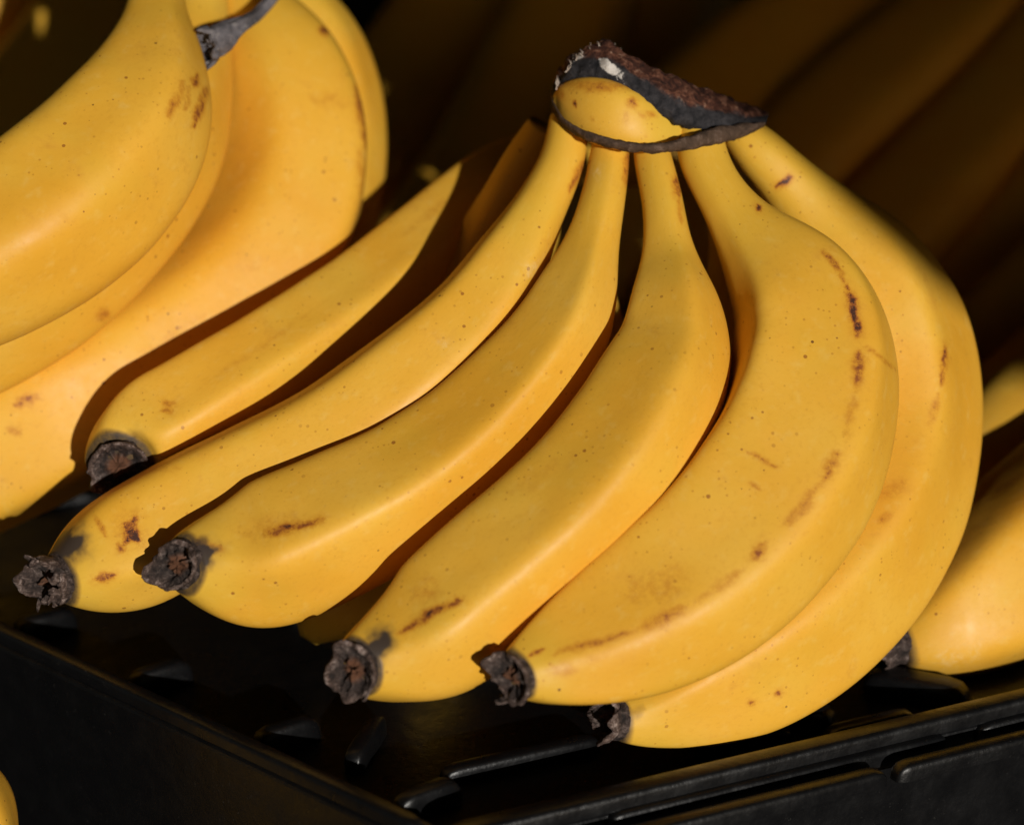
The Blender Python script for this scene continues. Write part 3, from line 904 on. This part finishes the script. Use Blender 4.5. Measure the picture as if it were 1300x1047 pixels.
# ================================================================== hand on the right
right = empty("banana_hand", W(1350, 800, 0.64))
tag(right, "sunlit hand of bananas cut off by the right edge, tip on the crate floor", "bananas")
R1 = finger(right, [(1750, 330, 40, .700), (1650, 400, 60, .69), (1560, 480, 100, .675), (1470, 570, 118, .66), (1380, 655, 120, .640), (1290, 728, 112, .622), (1218, 780, 84, .610), (1170, 806, 54, .605), (1143, 818, 28, .602)],
            51, tip=(-0.88, -0.20, 0.15), tip_len=0.0065, tip_r=0.0056, ridge=(-30, -40), sharp=7,
            bruises=[([(1255, 634), (1300, 600)], 6, 0.5), ([(1150, 775), (1145, 790)], 8, 0.45)], rubs=[([(1190, 832), (1220, 838)], 10, 0.45), ([(1232, 835), (1242, 818)], 7, 0.5)],
            tipdark=[([(1140, 800), (1144, 830)], 6, .6)], flakes=2, green=(0.3, 0.05))
R2 = finger(right, [(1740, 270, 40, .735), (1640, 320, 60, .73), (1540, 370, 92, .72), (1440, 440, 104, .705), (1345, 520, 106, .690), (1260, 605, 104, .676), (1185, 690, 96, .664), (1130, 750, 70, .655), (1100, 785, 34, .65)],
            52, tip=(-.7, -.6, .1), ridge=(-12, -12), sharp=7, m=120, nu=44, green=(0.3, 0.3))
R3 = finger(right, [(1720, 190, 40, .77), (1640, 220, 60, .77), (1540, 265, 88, .765), (1440, 330, 96, .755), (1350, 400, 98, .745), (1270, 480, 96, .735), (1200, 570, 90, .725), (1150, 640, 40, .72)],
            53, tip=(-.7, -.6, .1), ridge=(0, 0), sharp=7, m=110, nu=40, green=(0.3, 0.3))
loft("crown", [(1700, 240), (1740, 200), (1790, 190), (1830, 230)], [(1710, 360), (1760, 370), (1800, 350), (1830, 300)], [.70, .72, .74, .75], PEEL, right, thick=0.6,
     attrs={n: (lambda u, v, p: u * 0) for n in ("along", "ang_s", "ang_c", "green", "rub", "tipdark", "bruise")})

# ================================================================== shaded bananas behind
lo = dict(m=90, nu=36, sharp=7, green=(0.3, 0.3))
def flat_crown(parent, c, d):
    x, y = c
    loft("crown", [(x - 60, y - 20), (x - 20, y - 45), (x + 30, y - 45), (x + 70, y - 15)], [(x - 55, y + 25), (x - 20, y + 40), (x + 30, y + 40), (x + 65, y + 25)], [d, d, d, d], PEEL, parent, thick=0.7, m=30, nu=24,
         attrs={n: (lambda u, v, p: u * 0) for n in ("along", "ang_s", "ang_c", "green", "rub", "tipdark", "bruise")})
shade_r = empty("banana_hand", W(1150, 500, 0.86))
tag(shade_r, "hand of bananas in deep shade behind the crown, towards the upper right", "bananas", "hands in the shade at the back")
finger(shade_r, [(1330, -230, 40, .88), (1275, -130, 56, .87), (1190, -50, 88, .86), (1070, 30, 98, .85), (950, 110, 100, .84), (850, 210, 98, .83), (770, 320, 92, .83), (720, 400, 40, .83)], 61, tip=(-.6, -.7, .1), ridge=(-20, -20), **lo)
finger(shade_r, [(1350, -230, 40, .87), (1330, -120, 52, .85), (1270, -20, 84, .84), (1170, 80, 94, .825), (1060, 175, 98, .815), (960, 280, 96, .81), (880, 390, 90, .81), (830, 470, 40, .81)], 62, tip=(-.6, -.7, .1), ridge=(-10, -10), **lo)
finger(shade_r, [(1370, -230, 40, .86), (1385, -100, 50, .84), (1370, 30, 78, .82), (1290, 150, 92, .805), (1190, 255, 98, .795), (1090, 360, 98, .79), (1000, 470, 92, .79), (940, 560, 40, .79)], 63, tip=(-.6, -.7, .1), ridge=(0, 0), **lo)
finger(shade_r, [(1390, -230, 40, .85), (1450, -90, 50, .82), (1460, 60, 78, .80), (1400, 210, 92, .785), (1310, 340, 98, .78), (1220, 450, 98, .775), (1130, 550, 92, .77), (1070, 630, 40, .77)], 64, tip=(-.6, -.7, .1), ridge=(0, 0), **lo)
flat_crown(shade_r, (1350, -245), .865)
shade_c = empty("banana_hand", W(600, 420, 0.86))
tag(shade_c, "hand of bananas in deep shade between the left hand and the crown", "bananas", "hands in the shade at the back")
finger(shade_c, [(790, -230, 40, 0.915), (775, -130, 52, 0.905), (735, -20, 78, 0.895), (690, 90, 92, 0.885), (640, 200, 96, 0.875), (570, 310, 94, 0.870), (500, 410, 88, 0.865), (450, 480, 40, 0.865)], 71, tip=(-.6, -.7, .1), ridge=(-30, -30), **lo)
finger(shade_c, [(760, -230, 40, 0.930), (700, -130, 52, 0.925), (625, -30, 78, 0.920), (555, 70, 90, 0.915), (490, 180, 94, 0.905), (420, 280, 92, 0.900), (350, 370, 86, 0.895), (300, 430, 40, 0.895)], 72, tip=(-.6, -.7, .1), ridge=(-20, -20), **lo)
finger(shade_c, [(810, -230, 40, 0.935), (840, -130, 52, 0.935), (850, -20, 78, 0.930), (830, 90, 90, 0.925), (790, 200, 94, 0.915), (730, 300, 92, 0.910), (660, 390, 86, 0.905), (610, 450, 40, 0.905)], 73, tip=(-.6, -.7, .1), ridge=(-20, -20), **lo)
flat_crown(shade_c, (785, -245), .925)
shade_l = empty("banana_hand", W(100, 350, 0.9))
tag(shade_l, "hand of bananas in deep shade behind the left hand, top left corner", "bananas", "hands in the shade at the back")
finger(shade_l, [(170, -230, 40, .93), (110, -140, 52, .92), (40, -50, 80, .91), (-40, 40, 92, .90), (-130, 130, 94, .89), (-220, 210, 86, .89), (-280, 260, 40, .89)], 81, tip=(-.6, -.7, .1), ridge=(-20, -20), **lo)
finger(shade_l, [(190, -230, 40, .92), (180, -130, 52, .91), (150, -20, 80, .90), (100, 90, 92, .885), (20, 190, 96, .875), (-80, 280, 92, .87), (-170, 350, 86, .87), (-230, 400, 40, .87)], 82, tip=(-.6, -.7, .1), ridge=(-20, -20), **lo)
flat_crown(shade_l, (180, -245), .925)

# ================================================================== banana in the box below
low = empty("banana", W(-160, 1420, 0.57))
tag(low, "banana end peeping in at the bottom left corner below the crate", "banana")
finger(low, [(-300, 1552, 34, .58), (-260, 1472, 60, .575), (-205, 1372, 92, .57), (-140, 1252, 100, .565), (-88, 1142, 98, .562), (-62, 1058, 90, .56), (-62, 1004, 68, .557), (-78, 966, 34, .555)], 91, tip=(-.6, .7, -.2), tip_r=0.0055, ridge=(0, 0), m=110, nu=40, name="peel")
